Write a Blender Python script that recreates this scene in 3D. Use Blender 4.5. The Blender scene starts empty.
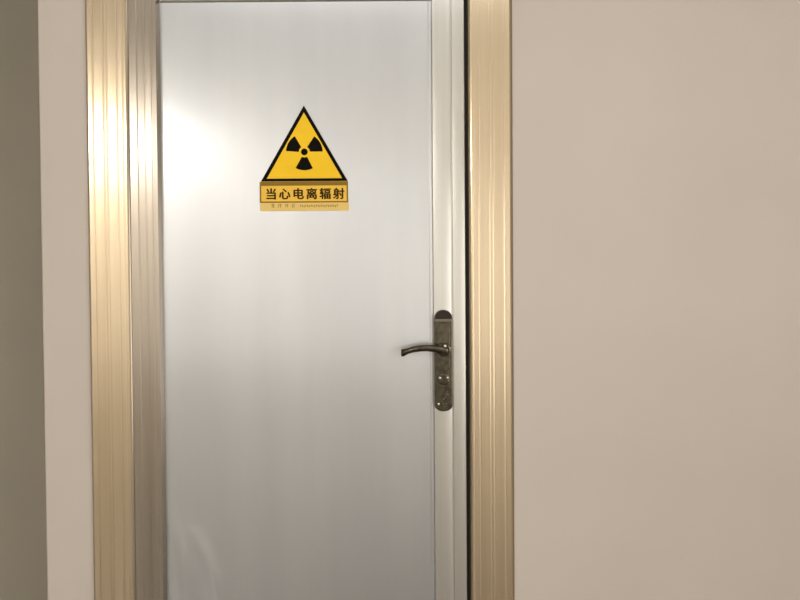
import bpy, bmesh, math
from mathutils import Vector, Matrix
S = bpy.context.scene
C = S.collection
S.view_settings.view_transform = 'Standard'
S.view_settings.look = 'None'
S.view_settings.gamma = 1.0
S.view_settings.use_curve_mapping = False
S.view_settings.exposure = 0.0
K = 380.0                       # pixels of the photo per metre on the wall
ZH = 1.05                       # height of the lever spindle (photo y = 350)
def X(px): return (px - 400.0) / K
def Z(py): return ZH + (350.0 - py) / K

# ------------------------------------------------------------------ materials
def srgb(r, g, b):
    f = lambda c: (c / 255 / 12.92) if c / 255 <= 0.04045 else ((c / 255 + 0.055) / 1.055) ** 2.4
    return (f(r), f(g), f(b), 1.0)
def mat(name, col, rough=0.5, metal=0.0, aniso=0.0, coat=0.0, spec=0.5):
    m = bpy.data.materials.new(name); m.use_nodes = True
    b = m.node_tree.nodes['Principled BSDF']
    b.inputs['Base Color'].default_value = col
    b.inputs['Roughness'].default_value = rough
    b.inputs['Metallic'].default_value = metal
    b.inputs['Anisotropic'].default_value = aniso
    b.inputs['Coat Weight'].default_value = coat
    b.inputs['Specular IOR Level'].default_value = spec
    return m, m.node_tree, b
def noise_on(nt, b, coord_scale, scale, detail, col_a, col_b, bump=0.0, rough=None, dist=0.002, lo=0.3, hi=0.7):
    N, L = nt.nodes, nt.links
    tc = N.new('ShaderNodeTexCoord'); mp = N.new('ShaderNodeMapping')
    mp.inputs['Scale'].default_value = coord_scale
    L.new(tc.outputs['Object'], mp.inputs['Vector'])
    n = N.new('ShaderNodeTexNoise'); n.inputs['Scale'].default_value = scale
    n.inputs['Detail'].default_value = detail
    L.new(mp.outputs['Vector'], n.inputs['Vector'])
    if col_a is not None:
        r = N.new('ShaderNodeValToRGB')
        r.color_ramp.elements[0].position = lo; r.color_ramp.elements[1].position = hi
        r.color_ramp.elements[0].color = col_a; r.color_ramp.elements[1].color = col_b
        L.new(n.outputs['Fac'], r.inputs['Fac']); L.new(r.outputs['Color'], b.inputs['Base Color'])
    if bump:
        bp = N.new('ShaderNodeBump'); bp.inputs['Strength'].default_value = bump; bp.inputs['Distance'].default_value = dist
        L.new(n.outputs['Fac'], bp.inputs['Height']); L.new(bp.outputs['Normal'], b.inputs['Normal'])
    if rough:
        mr = N.new('ShaderNodeMapRange')
        mr.inputs['From Min'].default_value = 0.3; mr.inputs['From Max'].default_value = 0.7
        mr.inputs['To Min'].default_value = rough[0]; mr.inputs['To Max'].default_value = rough[1]
        L.new(n.outputs['Fac'], mr.inputs['Value']); L.new(mr.outputs['Result'], b.inputs['Roughness'])
def brushed(nt, b):
    t = nt.nodes.new('ShaderNodeTangent'); t.direction_type = 'UV_MAP'; t.uv_map = 'UVMap'
    nt.links.new(t.outputs['Tangent'], b.inputs['Tangent'])

def paint(name, a, c):
    m, nt, b = mat(name, a, 0.75, spec=0.25)
    noise_on(nt, b, (1, 1, 1), 2.2, 4, a, c, bump=0.06, dist=0.004)
    return m
M_wall = paint('beige_wall_paint', srgb(206, 195, 184), srgb(211, 200, 189))
M_side = paint('pale_wall_paint', srgb(214, 209, 201), srgb(219, 214, 206))
M_dark = paint('shaded_olive_paint', srgb(172, 165, 149), srgb(180, 172, 156))  # olive tint, darkened so the recess's shade sits in the colour
M_ceil = paint('ceiling_paint', srgb(232, 229, 222), srgb(238, 235, 228))
m, nt, b = mat('grey_floor_tile', srgb(120, 112, 102), 0.35)
N, L = nt.nodes, nt.links
tc = N.new('ShaderNodeTexCoord'); br = N.new('ShaderNodeTexBrick')
br.offset = 0.0; br.inputs['Scale'].default_value = 1.0
br.inputs['Brick Width'].default_value = 0.6; br.inputs['Row Height'].default_value = 0.6
br.inputs['Mortar Size'].default_value = 0.003
br.inputs['Color1'].default_value = srgb(140, 132, 120); br.inputs['Color2'].default_value = srgb(134, 126, 115)
br.inputs['Mortar'].default_value = srgb(84, 78, 70)
L.new(tc.outputs['Object'], br.inputs['Vector']); L.new(br.outputs['Color'], b.inputs['Base Color'])
M_floor = m

# outlines of the six characters of the caption, in 1/1000 em
GLYPHS = [([(121,769),(197,650),(250,536),(322,569),(268,680),(189,796),(801,805),(742,676),(673,555),(738,530),(811,646),(882,778),(115,38),(115,-37),(790,-37),(790,-81),(869,-81),(869,486),(540,486),(540,840),(458,840),(458,486),(135,486),(135,411),(790,411),(790,266),(168,266),(168,194),(790,194),(790,38)],[(21,19,20),(21,18,19),(7,11,6),(0,4,5),(7,10,11),(1,4,0),(1,3,4),(8,10,7),(2,3,1),(8,9,10),(23,21,22),(23,18,21),(23,17,18),(23,24,17),(24,16,17),(25,16,24),(27,25,26),(27,28,25),(28,16,25),(29,16,28),(13,29,12),(13,14,29),(14,16,29),(15,16,14)]),([(135,486),(100,291),(44,108),(120,76),(173,270),(207,472),(295,561),(295,65),(325,-36),(435,-62),(535,-62),(637,-62),(749,-10),(784,184),(747,198),(712,218),(694,49),(634,9),(535,9),(441,9),(386,19),(373,65),(373,561),(761,485),(840,289),(892,105),(966,135),(912,317),(831,512),(342,756),(491,640),(611,527),(665,584),(543,694),(393,805)],[(29,33,34),(30,33,29),(30,32,33),(31,32,30),(7,22,6),(7,21,22),(23,27,28),(24,27,23),(24,26,27),(25,26,24),(16,14,15),(16,13,14),(16,12,13),(8,21,7),(8,20,21),(17,12,16),(8,19,20),(8,18,19),(8,17,18),(8,12,17),(8,11,12),(9,11,8),(10,11,9),(1,5,0),(1,4,5),(2,4,1),(2,3,4)]),([(452,408),(452,264),(204,264),(204,408),(531,408),(788,408),(788,264),(531,264),(452,478),(204,478),(204,621),(452,621),(531,478),(531,621),(788,621),(788,478),(126,695),(126,129),(204,129),(204,191),(452,191),(452,85),(483,-33),(597,-63),(707,-63),(818,-63),(925,-17),(962,142),(923,156),(887,176),(869,46),(814,13),(706,13),(602,13),(544,26),(531,83),(531,191),(865,191),(865,695),(531,695),(531,838),(452,838),(452,695)],[(42,40,41),(42,39,40),(17,10,16),(10,42,16),(10,39,42),(10,38,39),(10,11,38),(11,13,38),(13,14,38),(14,37,38),(17,9,10),(8,13,11),(8,12,13),(15,37,14),(17,3,9),(3,8,9),(3,12,8),(3,15,12),(3,0,15),(0,4,15),(4,5,15),(5,37,15),(17,2,3),(1,4,0),(1,7,4),(6,37,5),(17,19,2),(19,1,2),(19,7,1),(19,6,7),(19,37,6),(17,18,19),(20,37,19),(21,36,20),(36,37,20),(21,35,36),(30,28,29),(30,27,28),(30,26,27),(22,35,21),(22,34,35),(31,26,30),(22,33,34),(22,32,33),(22,31,32),(22,26,31),(22,25,26),(23,25,22),(24,25,23)]),([(295,23),(372,39),(659,71),(677,44),(691,19),(743,55),(689,135),(622,221),(572,190),(621,126),(375,102),(424,164),(470,232),(821,232),(821,0),(817,-14),(801,-18),(753,-19),(674,-17),(689,-47),(699,-77),(793,-76),(854,-67),(886,-45),(895,-1),(895,297),(510,297),(548,367),(832,367),(832,648),(757,648),(757,428),(244,428),(244,648),(172,648),(172,367),(463,367),(445,331),(426,297),(108,297),(108,-79),(181,-79),(181,232),(388,232),(355,182),(332,151),(300,114),(270,96),(284,58),(632,667),(576,626),(512,586),(429,626),(350,662),(318,625),(387,593),(459,557),(374,517),(291,483),(312,461),(330,439),(420,481),(512,530),(597,485),(666,445),(700,488),(639,522),(563,561),(625,601),(680,642),(432,827),(450,788),(467,748),(64,748),(64,682),(938,682),(938,748),(545,748),(523,797),(498,847)],[(70,78,79),(71,78,70),(71,77,78),(72,77,71),(74,72,73),(74,77,72),(74,76,77),(74,75,76),(50,69,49),(54,52,53),(35,33,34),(35,32,33),(31,29,30),(31,28,29),(50,68,69),(51,68,50),(54,51,52),(55,51,54),(51,67,68),(56,51,55),(56,67,51),(56,66,67),(57,62,56),(62,66,56),(57,61,62),(63,66,62),(63,65,66),(58,61,57),(63,64,65),(59,61,58),(59,60,61),(35,31,32),(35,28,31),(36,28,35),(37,27,36),(27,28,36),(37,26,27),(38,26,37),(40,42,39),(42,38,39),(42,26,38),(42,25,26),(42,43,25),(43,12,25),(12,13,25),(13,24,25),(40,41,42),(44,12,43),(44,11,12),(14,24,13),(8,6,7),(9,6,8),(45,11,44),(45,10,11),(46,10,45),(9,5,6),(10,2,9),(2,5,9),(47,10,46),(47,2,10),(48,2,47),(48,1,2),(3,5,2),(0,1,48),(3,4,5),(15,24,14),(15,23,24),(16,23,15),(19,17,18),(17,23,16),(19,23,17),(19,22,23),(20,22,19),(20,21,22)]),([(77,332),(103,342),(147,346),(231,346),(231,200),(36,167),(53,94),(231,129),(231,-78),(296,-78),(296,142),(398,163),(394,229),(296,211),(296,346),(390,346),(390,414),(296,414),(296,566),(231,566),(231,414),(140,414),(182,528),(219,654),(389,654),(389,726),(237,726),(248,776),(258,825),(187,839),(179,783),(168,726),(43,726),(43,654),(152,654),(122,544),(100,478),(77,422),(54,396),(67,363),(533,597),(822,597),(822,488),(533,488),(467,657),(467,429),(891,429),(891,657),(415,788),(415,723),(956,723),(956,788),(646,300),(646,191),(498,191),(498,300),(711,300),(863,300),(863,191),(711,191),(498,132),(646,132),(646,22),(498,22),(863,132),(863,22),(711,22),(711,132),(431,364),(431,-80),(498,-80),(498,-42),(863,-42),(863,-80),(931,-80),(931,364)],[(45,40,44),(40,47,44),(40,41,47),(41,46,47),(45,43,40),(42,46,41),(45,42,43),(45,46,42),(49,51,48),(49,50,51),(69,55,68),(55,75,68),(55,52,75),(52,56,75),(56,57,75),(57,74,75),(69,54,55),(53,56,52),(53,59,56),(58,74,57),(69,60,54),(60,53,54),(60,59,53),(60,58,59),(60,61,58),(61,67,58),(67,64,58),(64,74,58),(69,63,60),(62,67,61),(62,66,67),(65,74,64),(69,71,63),(71,62,63),(71,66,62),(71,65,66),(71,72,65),(72,74,65),(69,70,71),(73,74,72),(30,28,29),(30,27,28),(31,27,30),(31,26,27),(33,31,32),(33,26,31),(33,25,26),(33,24,25),(34,24,33),(35,23,34),(23,24,34),(35,22,23),(20,18,19),(20,17,18),(36,22,35),(36,21,22),(37,21,36),(38,21,37),(38,20,21),(38,17,20),(38,16,17),(38,15,16),(39,15,38),(0,1,39),(1,2,39),(2,15,39),(3,15,2),(4,14,3),(14,15,3),(4,13,14),(13,11,12),(4,11,13),(5,11,4),(6,11,5),(6,10,11),(6,7,10),(7,9,10),(8,9,7)]),([(191,529),(390,529),(390,446),(191,446),(191,586),(191,668),(390,668),(390,586),(191,390),(390,390),(390,305),(191,305),(52,305),(52,238),(307,238),(182,114),(31,20),(58,-6),(82,-34),(249,83),(388,238),(390,238),(390,4),(386,-11),(370,-15),(326,-16),(256,-15),(270,-48),(280,-81),(368,-79),(424,-69),(452,-43),(460,4),(460,728),(298,728),(319,777),(340,830),(263,841),(248,785),(228,728),(123,728),(123,305),(533,421),(604,300),(650,185),(714,214),(665,328),(591,447),(778,836),(778,609),(498,609),(498,537),(778,537),(778,14),(772,-4),(753,-9),(703,-10),(619,-8),(635,-44),(645,-79),(746,-77),(807,-65),(839,-39),(849,14),(849,537),(958,537),(958,609),(849,609),(849,836)],[(49,68,48),(49,67,68),(51,49,50),(51,67,49),(51,66,67),(51,65,66),(52,65,51),(53,64,52),(64,65,52),(53,63,64),(42,46,47),(43,46,42),(43,45,46),(44,45,43),(54,63,53),(54,62,63),(55,62,54),(58,56,57),(56,62,55),(58,62,56),(58,61,62),(59,61,58),(59,60,61),(38,36,37),(38,35,36),(39,35,38),(39,34,35),(41,5,40),(5,39,40),(5,34,39),(5,33,34),(5,6,33),(6,32,33),(41,4,5),(7,32,6),(41,0,4),(0,7,4),(0,1,7),(1,32,7),(41,3,0),(2,32,1),(41,8,3),(8,2,3),(8,9,2),(9,32,2),(41,11,8),(10,32,9),(13,41,12),(13,11,41),(13,10,11),(13,14,10),(14,20,10),(20,21,10),(21,32,10),(15,20,14),(15,19,20),(22,32,21),(16,19,15),(16,17,19),(17,18,19),(23,32,22),(23,31,32),(24,31,23),(27,25,26),(25,31,24),(27,31,25),(27,30,31),(28,30,27),(28,29,30)])]
# brushed metals: a broad lobe with a tighter sheen over it
def metal(name, ca, cb, rough, metallic, sheen, fac, grain, aniso=0.55):
    m, nt, b = mat(name, ca, rough, metallic, aniso)
    brushed(nt, b)
    noise_on(nt, b, grain, 1.0, 4, ca, cb)
    g = nt.nodes.new('ShaderNodeBsdfAnisotropic'); g.inputs['Roughness'].default_value = sheen
    g.inputs['Anisotropy'].default_value = -0.35
    nt.links.new(b.inputs['Tangent'].links[0].from_socket, g.inputs['Tangent'])
    src = b.inputs['Base Color'].links[0].from_socket
    nt.links.new(src, g.inputs['Color'])
    mx = nt.nodes.new('ShaderNodeMixShader'); mx.inputs['Fac'].default_value = fac
    out = nt.nodes['Material Output']
    nt.links.new(b.outputs['BSDF'], mx.inputs[1]); nt.links.new(g.outputs['BSDF'], mx.inputs[2])
    nt.links.new(mx.outputs['Shader'], out.inputs['Surface'])
    return m
M_sheet = metal('brushed_steel_sheet', srgb(195, 195, 196), srgb(203, 203, 203), 0.42, 0.75, 0.18, 0.3, (9, 9, 0.7))
M_stile = metal('silver_stile_aluminium', srgb(198, 195, 187), srgb(206, 203, 195), 0.4, 0.75, 0.2, 0.34, (60, 60, 0.8))
M_champ = metal('champagne_aluminium', srgb(199, 179, 149), srgb(207, 189, 161), 0.36, 0.85, 0.19, 0.36, (55, 55, 0.6))
M_jamb = metal('bronze_grey_aluminium', srgb(160, 149, 135), srgb(171, 160, 146), 0.36, 0.85, 0.22, 0.6, (90, 90, 0.7))
m, nt, b = mat('antique_bronze', srgb(76, 69, 57), 0.24, 0.9)
noise_on(nt, b, (1, 1, 1), 90, 4, srgb(68, 63, 51), srgb(102, 95, 80), bump=0.16, dist=0.001)
M_bronze = m
M_worn = mat('worn_bronze', srgb(122, 114, 98), 0.3, 0.9)[0]
M_cap = mat('blackened_bronze', srgb(52, 47, 41), 0.35, 0.8)[0]
M_chrome = mat('polished_steel', srgb(226, 222, 212), 0.12, 1.0)[0]
M_gap = mat('gap_shade', srgb(58, 50, 38), 0.7)[0]  # dark tone stands in for the shade inside the door gap
M_caulk = mat('brown_caulk', srgb(138, 120, 98), 0.8)[0]
M_yel = mat('sign_yellow', srgb(255, 206, 40), 0.6, spec=0.2)[0]
M_yel2 = mat('caption_yellow', srgb(246, 198, 78), 0.6, spec=0.2)[0]
M_pale = mat('pale_yellow_strip', srgb(236, 200, 112), 0.45)[0]
M_blk = mat('sign_black', srgb(16, 12, 8), 0.7, spec=0.08)[0]
M_brn = mat('caption_brown', srgb(66, 44, 8), 0.7, spec=0.1)[0]
M_olive = mat('caption_olive', srgb(146, 114, 44), 0.7, spec=0.1)[0]
M_faint = mat('faint_print', srgb(176, 146, 66), 0.7, spec=0.1)[0]

# ------------------------------------------------------------------ mesh helpers
def link(name, bm, m, parent=None, loc=(0, 0, 0), smooth=False, bevel=0.0):
    me = bpy.data.meshes.new(name)
    bmesh.ops.recalc_face_normals(bm, faces=bm.faces)
    uv = bm.loops.layers.uv.new('UVMap')
    for f in bm.faces:
        f.smooth = smooth
        for l in f.loops:
            c = l.vert.co
            l[uv].uv = (c.x + 0.37 * c.y, c.z + 0.05 * c.y)
    bm.to_mesh(me); bm.free()
    o = bpy.data.objects.new(name, me); C.objects.link(o)
    me.materials.append(m)
    o.location = loc
    if parent: o.parent = parent
    if bevel:
        bv = o.modifiers.new('bevel', 'BEVEL'); bv.width = bevel; bv.segments = 3; bv.limit_method = 'ANGLE'
    return o
def empty(name, loc=(0, 0, 0)):
    o = bpy.data.objects.new(name, None); C.objects.link(o); o.location = loc; o.empty_display_size = 0.1
    return o
def tag(o, label=None, cat=None, kind=None, group=None):
    if label: o['label'] = label
    if cat: o['category'] = cat
    if kind: o['kind'] = kind
    if group: o['group'] = group
    return o
def box(bm, x0, x1, y0, y1, z0, z1):
    v = [bm.verts.new(p) for p in ((x0, y0, z0), (x1, y0, z0), (x1, y1, z0), (x0, y1, z0), (x0, y0, z1), (x1, y0, z1), (x1, y1, z1), (x0, y1, z1))]
    for q in ((0, 1, 2, 3), (4, 5, 6, 7), (0, 1, 5, 4), (1, 2, 6, 5), (2, 3, 7, 6), (3, 0, 4, 7)):
        bm.faces.new([v[i] for i in q])
def prism(bm, pts, a, b, place):
    """extrude the closed 2-D outline pts from a to b; place(u, v, w) gives the 3-D point"""
    lo = [bm.verts.new(place(u, v, a)) for u, v in pts]; hi = [bm.verts.new(place(u, v, b)) for u, v in pts]
    n = len(pts)
    bm.faces.new(lo); bm.faces.new(hi)
    for i in range(n):
        bm.faces.new((lo[i], lo[(i + 1) % n], hi[(i + 1) % n], hi[i]))
def upright(bm, pts, z0, z1): prism(bm, pts, z0, z1, lambda x, y, w: (x, y, w))
def lying(bm, pts, x0, x1): prism(bm, pts, x0, x1, lambda z, y, w: (w, y, z))
def plate(bm, pts, y0, y1): prism(bm, pts, y0, y1, lambda x, z, w: (x, w, z))
def disc(bm, x, z, r, y0, y1, n=28, dome=0.0):
    """round boss on the y axis, y1 in front (smaller y); dome rounds its front"""
    rings = [(r, y0), (r, y1)]
    if dome:
        rings += [(r * math.cos(t), y1 - dome * math.sin(t)) for t in (0.35, 0.7, 1.05, 1.35)]
    prev = None
    for rr, y in rings:
        ring = [bm.verts.new((x + rr * math.cos(2 * math.pi * k / n), y, z + rr * math.sin(2 * math.pi * k / n))) for k in range(n)]
        if prev:
            for k in range(n): bm.faces.new((prev[k], prev[(k + 1) % n], ring[(k + 1) % n], ring[k]))
        else: bm.faces.new(ring)
        prev = ring
    bm.faces.new(prev)
def tube(bm, path, n=16):
    """path: (x, y, z, half-depth, half-height) stations of a bar that runs along x"""
    P = [Vector(p[:3]) for p in path]; prev = None
    for i, p in enumerate(path):
        t = (P[min(i + 1, len(P) - 1)] - P[max(i - 1, 0)]).normalized()
        up = Vector((0, 0, 1)); side = t.cross(up).normalized(); up = side.cross(t).normalized()
        ring = [bm.verts.new(P[i] + side * (p[3] * math.cos(2 * math.pi * k / n)) + up * (p[4] * math.sin(2 * math.pi * k / n))) for k in range(n)]
        if prev:
            for k in range(n): bm.faces.new((prev[k], prev[(k + 1) % n], ring[(k + 1) % n], ring[k]))
        else: bm.faces.new(ring)
        prev = ring
    bm.faces.new(prev)

# ------------------------------------------------------------------ room shell
XL, XR, YB, H = -3.4, 2.1, -6.6, 2.5          # the hall in front of the door
CORNER = X(42.0)                              # outside corner left of the door frame
OPL, OPR, OPT = X(96), X(508), 2.17           # rough opening in the wall
def wallbox(name, label, m, *boxes, bevel=0.0):
    bm = bmesh.new()
    for q in boxes: box(bm, *q)
    return tag(link(name, bm, m, bevel=bevel), label, 'wall' if name.startswith('wall') else name, 'structure')
wallbox('wall_front', 'beige painted wall around and right of the grey metal door', M_wall,
        (OPR, XR, 0, 0.2, 0, H), (OPL, OPR, 0, 0.2, OPT, H))
wallbox('wall_pier', 'narrow beige strip of wall between the door frame and the dark corner', M_wall,
        (CORNER, OPL, 0, 0.6, 0, H), bevel=0.005)
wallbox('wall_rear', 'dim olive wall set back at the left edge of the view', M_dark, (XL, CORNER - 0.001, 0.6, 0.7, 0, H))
wallbox('wall_left', 'side wall at the left end of the hall', M_side, (XL - 0.1, XL, YB, 0.7, 0, H))
wallbox('wall_right', 'side wall at the right end of the hall', M_side, (XR, XR + 0.1, YB, 0.2, 0, H))
wallbox('wall_back', 'wall of the hall opposite the metal door', M_side, (XL - 0.1, XR + 0.1, YB - 0.1, YB, 0, H))
wallbox('floor', 'grey tiled floor of the hall', M_floor, (XL - 0.1, XR + 0.1, YB - 0.1, 0.7, -0.1, 0))
wallbox('ceiling', 'white ceiling of the hall', M_ceil, (XL - 0.1, XR + 0.1, YB - 0.1, 0.7, H, H + 0.1))

# ------------------------------------------------------------------ door frame (fixed to the wall)
frame = tag(empty('trim_1', (X(302), 0, 0)), 'champagne gold ribbed metal frame fixed around the grey door', 'door frame', 'structure')
def in_frame(o): o.parent = frame; o.location = -frame.location; return o
def casing_profile(xa, xb, soft=False):
    """ribbed face between the outer edge xa and the inner edge xb, as (x, y) outline"""
    w = xb - xa; s = 1 if w > 0 else -1; w = abs(w)
    face = [(0.0, -0.010), (0.004, -0.014)]
    for t in (0.16, 0.42, 0.50, 0.76, 0.90):
        c = t * w
        face += [(c - 0.003, -0.014), (c, -0.01366), (c + 0.003, -0.014)]
    face += [(w - 0.0075, -0.014), (w - 0.0045, -0.0132), (w - 0.002, -0.0112), (w - 0.0005, -0.008), (w, -0.004)] if soft else [(w - 0.003, -0.014), (w, -0.011)]
    pts = [(xa + s * u, y) for u, y in face]
    return pts + [(xb, 0.0), (xa, 0.0)]
TOP_IN, TOP_OUT = 2.085, 2.19
bm = bmesh.new(); upright(bm, casing_profile(X(91.5), X(131.5)), 0, TOP_OUT); in_frame(link('casing', bm, M_champ))
bm = bmesh.new(); upright(bm, casing_profile(X(511.2), X(469.4), True), 0, TOP_OUT); in_frame(link('casing', bm, M_champ))
bm = bmesh.new(); lying(bm, [(z, y) for z, y in casing_profile(TOP_OUT, TOP_IN)], X(131.5) + 0.0004, X(469.4) - 0.0004)
in_frame(link('head_casing', bm, M_champ))
# left jamb: a stepped reveal that runs back to the steel sheet
JL = [(131.5, 0.0), (131.5, -0.0108), (132.3, -0.0095), (132.8, -0.0050), (140.0, -0.0050), (141.0, -0.0042), (147.4, -0.004),
      (147.9, -0.0038), (148.4, -0.0038), (148.9, -0.004), (154.4, -0.004), (155.0, -0.0036), (155.6, -0.0036), (156.2, -0.0038),
      (159.6, -0.0036), (161.2, 0.017), (161.2, 0.021), (140.0, 0.021), (140.0, 0.19), (96.4, 0.19), (96.4, 0.0)]
bm = bmesh.new(); upright(bm, [(X(p), y) for p, y in JL], 0, TOP_IN); in_frame(tag(link('jamb', bm, M_jamb), 'bronze grey stepped jamb'))
JR = [(469.4, 0.0), (469.6, 0.010), (469.8, 0.030), (469.8, 0.19), (507.6, 0.19), (507.6, 0.0)]
bm = bmesh.new(); upright(bm, [(X(p), y) for p, y in JR], 0, TOP_IN); in_frame(tag(link('jamb', bm, M_jamb), 'bronze grey thin jamb'))
bm = bmesh.new(); box(bm, X(96.4), X(507.6), 0.0, 0.19, TOP_IN + 0.0005, OPT - 0.0005); in_frame(link('head_jamb', bm, M_jamb))
for a, c in ((89.9, 91.5), (511.2, 513.2)):
    bm = bmesh.new(); upright(bm, [(X(a), 0), (X(c), 0), (X(c), -0.004 if a < 300 else -0.0015), (X(a), -0.0015 if a < 300 else -0.004)], 0, TOP_OUT)
    in_frame(link('caulk_line', bm, M_caulk))

# ------------------------------------------------------------------ door leaf
door = tag(empty('door_1', (X(305), 0.0, 0)), 'grey brushed metal door with a lever handle and a yellow warning sign', 'door', 'structure')
def in_door(o): o.parent = door; o.location = -door.location; return o
LT = TOP_IN - 0.004; PT = Z(0.8); PB = 0.14; LR = X(466.4)
# ridges shaped into the sheet imitate a reflected streak low on the hinge side
def seg_dist(x, z, pts):
    best = 9.0
    for (ax, az), (cx, cz) in zip(pts, pts[1:]):
        dx, dz = cx - ax, cz - az; t = max(0.0, min(1.0, ((x - ax) * dx + (z - az) * dz) / (dx * dx + dz * dz)))
        best = min(best, math.hypot(x - ax - t * dx, z - az - t * dz))
    return best
STREAK_RIDGES = [[(X(a), Z(c)) for a, c in q] for q in (((158, 490), (168, 518), (176, 548), (181, 580), (183, 680)), ((190, 535), (201, 560), (209, 582), (213, 610), (214, 690)))]
def sheet_y(x, z):
    y = 0.022
    for q in STREAK_RIDGES: y -= 0.0030 * min(1.0, max(0.0, (Z(510) - z) / 0.12)) * math.exp(-(seg_dist(x, z, q) / 0.017) ** 2)
    return y
bm = bmesh.new(); XA, XB, ZA, ZB = X(141.5), X(433.4), 0.008, LT
xs = [XA + (XB - XA) * i / 110 for i in range(111)]; zs = [ZA + (ZB - ZA) * i / 260 for i in range(261)]
g_ = [[bm.verts.new((x, sheet_y(x, z), z)) for x in xs] for z in zs]
for r in range(260):
    for c in range(110): bm.faces.new((g_[r][c], g_[r][c + 1], g_[r + 1][c + 1], g_[r + 1][c]))
edge = g_[0] + [row[-1] for row in g_[1:]] + g_[-1][-2::-1] + [row[0] for row in g_[-2:0:-1]]
back = [bm.verts.new((v.co.x, 0.060, v.co.z)) for v in edge]
for k in range(len(edge)):
    n_ = (k + 1) % len(edge); bm.faces.new((edge[k], back[k], back[n_], edge[n_]))
bm.faces.new(back)
sheet = in_door(link('panel', bm, M_sheet))
for f in sheet.data.polygons: f.use_smooth = abs(f.normal.y) > 0.7
# bead round the sheet, then the right stile with its groove, then the rails
bm = bmesh.new(); upright(bm, [(X(429.6), 0.0219), (X(430.6), 0.0208), (X(432.2), 0.0204), (X(433.2), 0.0208), (X(433.4), 0.0219)], PB, PT)
in_door(link('glazing_bead', bm, M_sheet))
def arc(a, c, y, sag, n=9): return [(a + (c - a) * k / n, y - sag * (1 - (2 * k / n - 1) ** 2)) for k in range(n + 1)]
ST = [(433.4, 0.060), (433.4, 0.020)] + arc(434.0, 451.6, 0.0138, 0.0020) + [(452.0, 0.0165), (452.9, 0.0165)] + arc(453.4, 465.6, 0.0138, 0.0013) + [(466.2, 0.0165), (466.2, 0.060)]
bm = bmesh.new(); upright(bm, [(X(p), y) for p, y in ST], 0.008, LT); stile = in_door(link('stile', bm, M_stile, smooth=True))
stile.data.set_sharp_from_angle(angle=math.radians(22))
RA = lambda z0, z1: [(z0, 0.0219), (z0 + 0.003, 0.014), (z0 + 0.006, 0.013), (z1 - 0.006, 0.013), (z1 - 0.003, 0.014), (z1, 0.0219)]
bm = bmesh.new(); lying(bm, RA(PT, LT), X(162.5), X(433.2)); in_door(link('top_rail', bm, M_stile))
bm = bmesh.new(); lying(bm, RA(0.008, PB), X(162.5), X(433.2)); in_door(link('bottom_rail', bm, M_stile))
bm = bmesh.new(); upright(bm, [(X(466.6), 0.030), (X(469.3), 0.030), (X(469.3), 0.050), (X(466.6), 0.050)], 0.008, LT)
in_door(tag(link('gap_strip', bm, M_gap), 'dark strip standing in for the shade in the gap'))

# ------------------------------------------------------------------ lever handle on its long plate
HX = X(443.2); HY = 0.0117
handle = empty('door_handle'); handle.parent = door; handle.location = Vector((HX, HY, Z(350))) - door.location
tag(handle, 'antique bronze lever on a long round-ended plate')
def in_handle(o): o.parent = handle; o.location = (-HX, -HY, -Z(350)); return o
PW = 9.2 / K; zt, zb = Z(310.2), Z(412.6)
def capsule(w, z0, z1, n=14):
    pts = []
    for k in range(n + 1):
        a = math.pi * k / n; pts.append((HX + w * math.cos(a), z1 - w * 0.92 + w * 0.92 * math.sin(a)))
    for k in range(n + 1):
        a = math.pi + math.pi * k / n; pts.append((HX + w * math.cos(a), z0 + w * 0.75 + w * 0.75 * math.sin(a)))
    return pts
bm = bmesh.new(); plate(bm, capsule(PW, zb, zt), HY, HY - 0.006); in_handle(link('backplate', bm, M_bronze, bevel=0.0025))
bm = bmesh.new(); plate(bm, capsule(PW * 0.72, Z(372), Z(322.6)), HY - 0.005, HY - 0.0085); in_handle(link('raised_field', bm, M_bronze, bevel=0.0015))
# dark domed top with a pale band under it
bm = bmesh.new(); top = [p for p in capsule(PW * 0.92, zb, zt - 0.002) if p[1] > Z(319)] ; top += [(HX - PW * 0.92, Z(319)), (HX + PW * 0.92, Z(319))]
plate(bm, top, HY - 0.005, HY - 0.0095); in_handle(tag(link('top_cap', bm, M_cap, bevel=0.002), 'blackened domed top'))
bm = bmesh.new(); box(bm, HX - PW * 0.94, HX + PW * 0.94, HY - 0.0085, HY - 0.005, Z(322.4), Z(319.2)); in_handle(tag(link('band', bm, M_worn, bevel=0.0012), 'pale worn band'))
# rose and lever
bm = bmesh.new(); disc(bm, X(443.8), Z(350), 0.0185, HY - 0.005, HY - 0.013, dome=0.003); in_handle(link('rose', bm, M_bronze, smooth=False, bevel=0.001))
bm = bmesh.new(); disc(bm, X(443.8), Z(349.4), 0.0125, HY - 0.010, HY - 0.050, dome=0.005)
tube(bm, [(X(446), HY - 0.044, Z(349.8), 0.009, 0.0098), (X(441), HY - 0.045, Z(349.2), 0.0095, 0.0102), (X(434), HY - 0.046, Z(348.0), 0.0085, 0.0092),
          (X(427), HY - 0.046, Z(347.3), 0.008, 0.0086), (X(420), HY - 0.046, Z(347.5), 0.0078, 0.0084), (X(413), HY - 0.045, Z(348.6), 0.0074, 0.0080),
          (X(407.5), HY - 0.042, Z(350.2), 0.0068, 0.0076), (X(404.8), HY - 0.040, Z(351.2), 0.0062, 0.0084), (X(402.4), HY - 0.038, Z(352.0), 0.005, 0.0098), (X(401.2), HY - 0.0375, Z(352.3), 0.004, 0.0095),
          (X(401.9), HY - 0.0375, Z(352.0), 0.002, 0.004)])
in_handle(link('lever', bm, M_bronze, smooth=True))
bm = bmesh.new(); disc(bm, X(444.0), Z(345.4), 0.0048, HY - 0.012, HY - 0.053, n=20, dome=0.004); in_handle(tag(link('lever_stud', bm, M_chrome, smooth=True), 'bright polished stud'))
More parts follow.
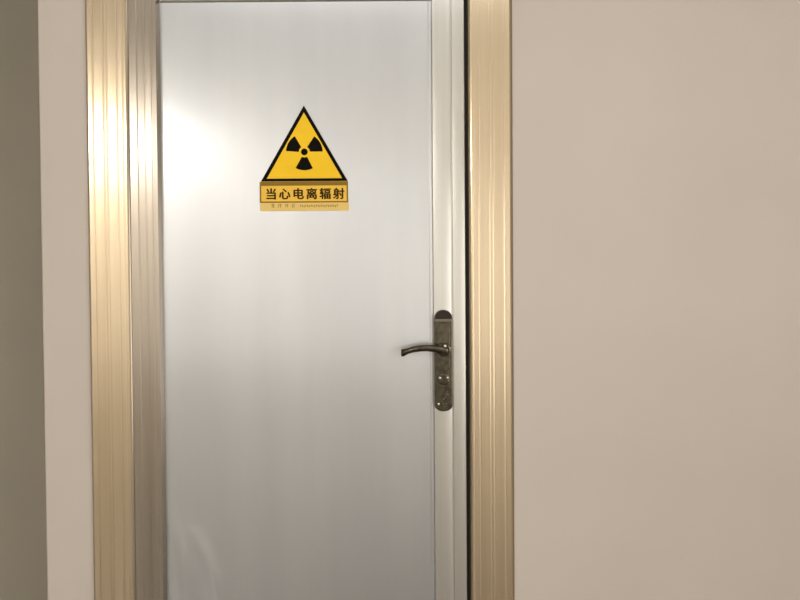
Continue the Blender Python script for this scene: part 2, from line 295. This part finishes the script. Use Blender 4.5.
# key cylinder under the lever
bm = bmesh.new(); disc(bm, X(443.2), Z(379.5), 0.0165, HY - 0.005, HY - 0.0085, dome=0.002); disc(bm, X(443.2), Z(379.0), 0.009, HY - 0.008, HY - 0.012, n=24)
cyl = in_handle(link('key_cylinder', bm, M_bronze, bevel=0.0008))
bm = bmesh.new(); box(bm, X(443.2) - 0.001, X(443.2) + 0.001, HY - 0.0124, HY - 0.0118, Z(379) - 0.0055, Z(379) + 0.0055); in_handle(link('keyhole', bm, M_cap))
for (px, py, r) in ((439.6, 378.4, 0.0042), (446.9, 378.2, 0.0034), (438.0, 404.6, 0.0042)):
    bm = bmesh.new(); disc(bm, X(px), Z(py), r, HY - 0.005, HY - 0.0135, n=18, dome=0.003); in_handle(tag(link('screw', bm, M_chrome, smooth=True), 'bright screw head'))
# cast ornament at the foot of the plate: a curl of small bosses
bm = bmesh.new()
for a, c, r in ((446.8, 393.0, 0.0022), (446.7, 395.6, 0.0028), (445.2, 398.0, 0.0026), (443.0, 400.0, 0.0030), (441.4, 402.6, 0.0024), (443.0, 405.0, 0.0026), (446.0, 404.4, 0.0024)):
    disc(bm, X(a), Z(c), r, HY - 0.005, HY - 0.0072, n=14, dome=0.0018)
in_handle(link('ornament', bm, M_worn, smooth=True))

# ------------------------------------------------------------------ radiation sign stuck on the sheet
SX, SZ, SY = X(304.3), Z(151.8), 0.0219
sign = tag(empty('warning_sign', (SX + 0.7 / K, SY, SZ + 1.2 / K)), 'yellow triangular radiation warning sign with Chinese caption stuck on the grey door', 'sign')
def in_sign(o): o.parent = sign; o.location = (-SX, -SY, -SZ); return o
def W(*pts): return [(X(a), Z(c)) for a, c in pts]
y1 = SY - 0.0016
OUT = W((304.2, 105.4), (347.6, 181.2), (260.4, 181.2)); INN = W((304.2, 112.4), (342.0, 178.4), (266.2, 178.4))
bm = bmesh.new(); plate(bm, W((304.2, 106.4), (347.3, 181.0), (260.7, 181.0)), SY, SY - 0.0012); in_sign(link('triangle_plate', bm, M_yel))
bm = bmesh.new()
def rim(bm, o, i, ya, yb):
    n = len(o)
    A = [bm.verts.new((x, ya, z)) for x, z in o]; B = [bm.verts.new((x, yb, z)) for x, z in o]
    D = [bm.verts.new((x, yb, z)) for x, z in i]; E = [bm.verts.new((x, ya, z)) for x, z in i]
    for k in range(n):
        j = (k + 1) % n
        for a, b_ in ((A, B), (B, D), (D, E), (E, A)):
            bm.faces.new((a[k], a[j], b_[j], b_[k]))
rim(bm, OUT, INN, SY - 0.0011, y1); in_sign(tag(link('triangle_border', bm, M_blk), 'black triangle border'))
bm = bmesh.new(); r1, r2 = 5.6 / K, 18.4 / K
for c in (-90, 30, 150):
    pts = [(SX + r2 * math.cos(math.radians(c + t)), SZ + r2 * math.sin(math.radians(c + t))) for t in range(-29, 30, 4)]
    pts += [(SX + r1 * math.cos(math.radians(c + t)), SZ + r1 * math.sin(math.radians(c + t))) for t in range(29, -30, -8)]
    plate(bm, pts, SY - 0.0011, y1)
plate(bm, [(SX + 3.4 / K * math.cos(math.radians(t)), SZ + 3.4 / K * math.sin(math.radians(t))) for t in range(0, 360, 15)], SY - 0.0011, y1)
in_sign(tag(link('trefoil', bm, M_blk), 'black radiation trefoil'))
bm = bmesh.new(); plate(bm, W((258.9, 181.3), (347.8, 181.3), (347.8, 202.6), (258.9, 202.6)), SY, SY - 0.0012); in_sign(link('caption_plate', bm, M_yel2))
bm = bmesh.new(); plate(bm, W((259.4, 202.7), (348.8, 202.7), (348.8, 211.0), (259.4, 211.0)), SY, SY - 0.0010); in_sign(tag(link('lower_strip', bm, M_pale), 'pale yellow strip under the caption'))
bm = bmesh.new(); rim(bm, W((258.9, 181.5), (347.8, 181.5), (347.8, 202.6), (258.9, 202.6)), W((260.5, 185.6), (346.4, 185.6), (346.4, 201.3), (260.5, 201.3)), SY - 0.0011, SY - 0.0015)
in_sign(tag(link('caption_border', bm, M_olive), 'olive brown line around the caption'))
bm = bmesh.new(); cell = 11.8 / K
for i, (V, F) in enumerate(GLYPHS):
    x0 = X(264.6) + i * 13.6 / K; z0 = Z(198.2)
    for step, (dx, dz) in enumerate(((0, 0), (36, 0), (-36, 0), (0, 24), (0, -24))):     # a bold weight
        vs = [bm.verts.new((x0 + (vx + dx) / 1000 * cell, y1 - step * 0.00001, z0 + (vz + dz) / 1000 * cell)) for vx, vz in V]
        for f in F:
            try: bm.faces.new([vs[k] for k in f])
            except ValueError: pass
ext = bmesh.ops.extrude_face_region(bm, geom=bm.faces[:])
for v in ext['geom']:
    if isinstance(v, bmesh.types.BMVert): v.co.y += 0.0005
in_sign(tag(link('lettering', bm, M_brn), 'dark brown Chinese characters'))
# tiny worn line under it: four blotted characters, then a row of ticks
bm = bmesh.new()
def stroke(ax, ay, w, h): box(bm, X(ax), X(ax + w), SY - 0.0014, SY - 0.0009, Z(ay + h), Z(ay))
BLOTS = (((0.4, 0, 2.8, 0.6), (0, 1.3, 3.6, 0.6), (1.6, 0, 0.6, 3.4), (0.2, 2.8, 3.2, 0.6)), ((0, 0.3, 0.7, 3.2), (1.2, 0, 2.4, 0.6), (1.4, 1.5, 2.0, 0.6), (2.4, 0, 0.6, 3.6)),
         ((0, 0.8, 3.6, 0.6), (0.7, 0, 0.6, 3.5), (2.4, 0, 0.6, 3.5)), ((0, 0, 3.4, 0.6), (0.2, 1.4, 1.4, 2.0), (2.2, 1.2, 0.6, 2.4)))
for cx, blot in zip((270.4, 277.2, 284.2, 291.0), BLOTS):
    for a, c, w_, h_ in blot: stroke(cx + a, 203.9 + c, w_, h_)
for i in range(22):
    stroke(299.6 + i * 1.75, 204.7 + 0.3 * (i % 3), 1.0, 2.2 - 0.3 * (i % 2))
in_sign(tag(link('small_print', bm, M_faint), 'tiny worn line of print'))

# ------------------------------------------------------------------ light
def area(name, loc, sx, sy, power, col, rot=(0, 0, 0)):
    l = bpy.data.lights.new(name, 'AREA'); l.shape = 'RECTANGLE'; l.size = sx; l.size_y = sy; l.energy = power; l.color = col
    o = bpy.data.objects.new(name, l); C.objects.link(o); o.location = loc; o.rotation_euler = rot
    return o
area('ceiling_fill_light', (0.4, -1.25, H - 0.02), 2.6, 0.7, 13, (0.97, 0.98, 1.0))  # added area fill under the ceiling, no fixture behind it
area('wall_fill_light', (XR - 0.02, -3.9, 1.05), 1.7, 3.0, 69, (1.0, 0.985, 0.96), (0, math.radians(90), 0))  # added main fill at the right wall, which has no window
area('wall_fill_light', (-0.6, YB + 0.02, 1.45), 5.0, 2.0, 17, (0.97, 0.985, 1.0), (math.radians(90), 0, 0))  # added weak fill from the back wall, also without a window
l = bpy.data.lights.new('glare_light', 'POINT'); l.energy = 112; l.shadow_soft_size = 0.11; l.color = (1.0, 0.99, 0.97)  # unseen source, placed so its reflection makes the glare at the left jamb
o = bpy.data.objects.new('glare_light', l); C.objects.link(o); o.location = (-2.5, -5.1, 2.36)
w = bpy.data.worlds.new('world'); S.world = w; w.use_nodes = True
w.node_tree.nodes['Background'].inputs['Color'].default_value = (0.9, 0.88, 0.84, 1)
w.node_tree.nodes['Background'].inputs['Strength'].default_value = 0.2

# ------------------------------------------------------------------ camera
F = 900.0; D = F / K
TILT, ROLL = math.radians(1.35), math.radians(0.42)
cd = bpy.data.cameras.new('camera'); cam = bpy.data.objects.new('camera', cd); C.objects.link(cam)
cd.sensor_fit = 'HORIZONTAL'; cd.sensor_width = 36.0; cd.lens = 36.0 * F / 800.0
cd.clip_start = 0.05
# the optical axis meets the wall at photo (400, 300)
tgt = Vector((0, 0, Z(300)))
cam.location = tgt + Vector((0, -D * math.cos(TILT), D * math.sin(TILT)))
R = Matrix.Rotation(math.radians(90) - TILT, 4, 'X') @ Matrix.Rotation(-ROLL, 4, 'Z')
cam.rotation_euler = R.to_euler()
S.camera = cam
